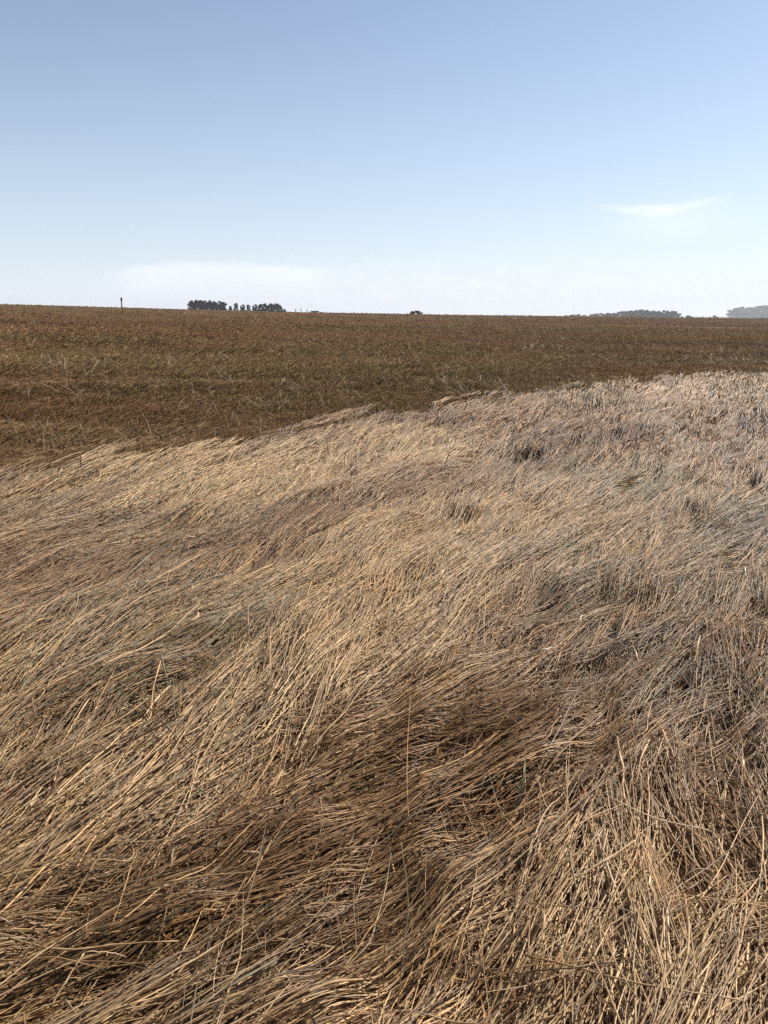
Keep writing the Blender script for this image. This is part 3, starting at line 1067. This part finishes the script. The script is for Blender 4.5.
plant('bush', 'bush', 315, 310.8, 235, 9, 'low dark bush on the skyline just right of the tree row', 'bush', 'lone bushes on the skyline')
plant('bush', 'bush', 416, 310.6, 235, 9.5, 'small rounded dark bush alone at the middle of the skyline', 'bush', 'lone bushes on the skyline')
plant('bush', 'bush', 397, 313.8, 238, 6, 'barely visible flat bush left of the rounded one', 'bush', 'lone bushes on the skyline')

def weed(px, top, depth, lab):
    d = pix_dir(px, top)
    q = depth / d[1]
    x, zt = d[0] * q, CAM_Z + d[2] * q
    z = float(base_z(x, depth))
    h = zt - z
    parts = [tube([(0, 0, 0), (0.03, 0, h * 0.5), (0.0, 0.02, h)], [0.05, 0.04, 0.02], 6)]
    for i in range(7):
        a, zz = 2.3 * i, h * (0.35 + 0.08 * i)
        parts.append(tube([(0, 0, zz), (0.12 * math.cos(a), 0.12 * math.sin(a), zz + 0.10), (0.2 * math.cos(a), 0.2 * math.sin(a), zz + 0.13)], [0.03, 0.05, 0.01], 5))
    me = mesh_py('dry_weed', parts, M_bark)
    o = bpy.data.objects.new('dry_weed', me)
    o.location = (x, depth, z)
    COL.objects.link(o)
    tag(o, lab, 'weed', 'dry weeds on the skyline beside the tree row')


weed(295.5, 308.6, 190, 'leftmost thin dry weed sticking up beside the tree row')
weed(301, 307.6, 185, 'tallest thin dry weed just right of the tree row')
weed(307, 309.0, 190, 'thin dry weed nearest the low bush on the skyline')

# wooded ridge right of centre, part faded by the air
RIDGE = [(566, 315.0, 9), (572, 314.4, 9), (579, 314.0, 9), (585, 314.8, 8), (594, 314.0, 9), (601, 312.8, 10), (608, 312.6, 10), (615, 313.2, 9),
         (619, 311.6, 9), (625, 310.8, 10), (631, 310.2, 10), (636, 309.6, 9), (641, 309.2, 9), (647, 309.6, 10), (653, 310.4, 10), (659, 310.6, 9),
         (664, 309.8, 8), (668, 311.2, 8), (672, 310.6, 8), (676, 310.8, 7)]
for px, ty, w in RIDGE:
    lab = ('low hazy tree in the thin left part of the distant wood' if px < 617 else 'hazy dark green tree in the tall right part of the distant wood')
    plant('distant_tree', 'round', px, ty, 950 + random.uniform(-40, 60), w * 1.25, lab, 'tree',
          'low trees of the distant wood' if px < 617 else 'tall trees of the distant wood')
plant('distant_tree', 'round', 689, 315.0, 900, 6, 'single low tree just right of the distant wood', 'tree')
plant('distant_tree', 'round', 715, 315.2, 900, 4.5, 'tiny tree dot between the two distant woods', 'tree')

FAR = [(734, 309.0, 7), (738.5, 307.6, 9), (743, 306.6, 9), (748, 307.6, 9), (752, 307.0, 9), (757, 306.0, 10), (762, 305.4, 10), (767, 305.2, 11),
       (773, 305.0, 12), (780, 304.6, 12), (787, 304.8, 12), (795, 305.4, 12), (803, 306.0, 12), (811, 307.0, 12)]
for px, ty, w in FAR:
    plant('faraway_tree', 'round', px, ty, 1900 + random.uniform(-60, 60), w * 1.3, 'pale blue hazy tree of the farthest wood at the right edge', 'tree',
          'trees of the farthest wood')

# ------------------------------------------------------------------ the post on the left skyline
def post():
    px, top = 121, 297.5
    depth = 205.0
    d = pix_dir(px, top)
    q = depth / d[1]
    x = d[0] * q
    zt = CAM_Z + d[2] * q
    z = float(base_z(x, depth))
    h = zt - z
    root = bpy.data.objects.new('post', None)
    COL.objects.link(root)
    root.location = (x, depth, z)
    tag(root, 'thin dark post with a thicker top standing alone on the left skyline', 'post')
    m, t = mat('weathered_wood')
    g = t.n('ShaderNodeNewGeometry')
    nz = t.noise(g.outputs['Position'], 8, 4)
    finish(t, t.mix(nz, (0.03, 0.025, 0.02, 1), (0.08, 0.065, 0.05, 1)), 0.85, 0.2)
    me = mesh_py('pole', [tube([(0, 0, -0.1), (0.02, 0, h * 0.5), (0.0, 0, h * 0.98)], [0.16, 0.14, 0.12], 10)], m)
    o = bpy.data.objects.new('pole', me)
    o.parent = root
    COL.objects.link(o)
    bm = bmesh.new()
    bmesh.ops.create_cube(bm, size=1.0)
    bmesh.ops.scale(bm, vec=(0.42, 0.34, h * 0.33), verts=bm.verts)
    bmesh.ops.translate(bm, vec=(0.06, 0, h * 0.83), verts=bm.verts)
    bmesh.ops.bevel(bm, geom=bm.edges[:], offset=0.06, segments=2, affect='EDGES')
    me = bpy.data.meshes.new('box')
    bm.to_mesh(me)
    bm.free()
    me.materials.append(m)
    o = bpy.data.objects.new('box', me)
    o.parent = root
    COL.objects.link(o)


post()

# ------------------------------------------------------------------ loose stems one can single out
m, t = mat('loose_stem_straw')
g = t.n('ShaderNodeNewGeometry')
nz = t.noise(g.outputs['Position'], 30, 4)
oi = t.n('ShaderNodeObjectInfo')
finish(t, t.mix(t.ramp(nz, 0.35, 0.65), t.mix(1.0, oi.outputs['Color'], (0.7, 0.6, 0.5, 1), 'MULTIPLY'), oi.outputs['Color']), 0.42, 0.4)
M_loose = m


def loose(pts, rad, col, label, name='loose_stem', cat='straw stem'):
    """pts: (px, py, height above the mat); heights give each point its own place in depth"""
    P = []
    for px, py, h in pts:
        if h < 0:      # stands above the previous point: same depth
            d = pix_dir(px, py)
            k = P[-1][1] * (1.0 + 0.01 * random.uniform(-1, 1)) / d[1]
        else:
            d = pix_dir(px, py)
            k = 1.5
            for _ in range(12):
                zz = float(ground(np.array([d[0] * k]), np.array([d[1] * k]))[0]) + h
                k = 0.5 * k + 0.5 * (zz - CAM_Z) / d[2]
        P.append(np.array([d[0] * k, d[1] * k, CAM_Z + d[2] * k]))
    P = np.array(P)
    n = 4 * (len(P) - 1) + 1
    u = np.linspace(0, len(P) - 1, n)
    Q = np.stack([np.interp(u, range(len(P)), P[:, j]) for j in range(3)], 1)
    Q[1:-1] = (Q[:-2] + 2 * Q[1:-1] + Q[2:]) / 4 + RNG.normal(0, 0.0012, (n - 2, 3))
    rr = [rad * (1.25 if i % 4 == 0 else 1.0) * (1 - 0.35 * i / n) for i in range(n)]
    o0 = Q[0].copy()
    me = mesh_py(name, [tube(list(Q - o0), rr, 8)], M_loose)
    me.polygons.foreach_set('use_smooth', np.ones(len(me.polygons), bool))
    o = bpy.data.objects.new(name, me)
    o.location = o0
    o.color = (*col, 1)
    COL.objects.link(o)
    tag(o, label, cat, 'single loose stems lying over the flattened straw')


CREAM, MUD, OCH = (0.56, 0.42, 0.25), (0.19, 0.12, 0.06), (0.42, 0.27, 0.13)
loose([(8, 938, .13), (60, 951, .14), (110, 945, .14), (178, 941, .12)], 0.0024, OCH, 'bent ochre stem lying almost level over a dark hollow at bottom left')
loose([(50, 1008, .10), (66, 980, .13), (84, 953, .15)], 0.0022, CREAM, 'short pale stem leaning out of the dark hollow at the bottom left corner')
loose([(84, 953, .15), (104, 951, .15), (126, 957, .13)], 0.0014, CREAM, 'thin hooked pale stem bending right from the short leaning one')
loose([(142, 700, .12), (168, 728, .14), (196, 757, .12)], 0.0034, MUD, 'dark brown stem slanting down to the right across the left straw')
loose([(398, 1014, .10), (402, 960, -1), (409, 900, -1), (401, 843, -1)], 0.0016, CREAM, 'tall thin pale stem standing upright and slightly bowed at bottom centre')
loose([(383, 1000, .10), (384, 950, -1), (382, 892, -1)], 0.0016, OCH, 'upright thin stem just left of the tall bowed one')
loose([(525, 955, .15), (580, 968, .16), (640, 984, .16), (744, 1001, .14)], 0.0024, OCH, 'long ochre stem lying nearly level across the bottom right straw')
loose([(570, 1022, .13), (592, 986, .16), (616, 949, .17)], 0.0026, CREAM, 'thick cream stem slanting up to the right at bottom right')
loose([(602, 930, .17), (622, 976, .18), (658, 1023, .16)], 0.0018, OCH, 'stem crossing over the long level one and slanting down to the right')
loose([(576, 878, .14), (606, 860, .16), (636, 840, .15)], 0.0020, CREAM, 'pale stem leaning across the vertical straw right of the dark band')
loose([(488, 1016, .12), (540, 955, .17), (572, 930, .15)], 0.0018, OCH, 'slender stem arching up to the right beside the bottom centre tangle')
loose([(612, 648, .10), (618, 628, -1), (625, 607, -1)], 0.0024, CREAM, 'short pale stem sticking up in the middle right straw')

# ------------------------------------------------------------------ the air
HAZE = 0.00022
bm = bmesh.new()
bmesh.ops.create_cube(bm, size=1.0)
bmesh.ops.scale(bm, vec=(6200, 6200, 48), verts=bm.verts)
bmesh.ops.translate(bm, vec=(0, 0, 48 / 2 - 34), verts=bm.verts)
me = bpy.data.meshes.new('haze')
bm.to_mesh(me)
bm.free()
m = bpy.data.materials.new('haze_air')
m.use_nodes = True
t = NT(m.node_tree)
pv = t.n('ShaderNodeVolumePrincipled')
pv.inputs['Color'].default_value = (0.86, 0.92, 1.0, 1)
pv.inputs['Density'].default_value = HAZE
pv.inputs['Anisotropy'].default_value = 0.2
o_ = t.n('ShaderNodeOutputMaterial')
t.l(pv.outputs[0], o_.inputs['Volume'])
me.materials.append(m)
hz = bpy.data.objects.new('haze', me)
COL.objects.link(hz)
tag(hz, 'thin pale haze filling the air over the field', 'haze', kind='stuff')
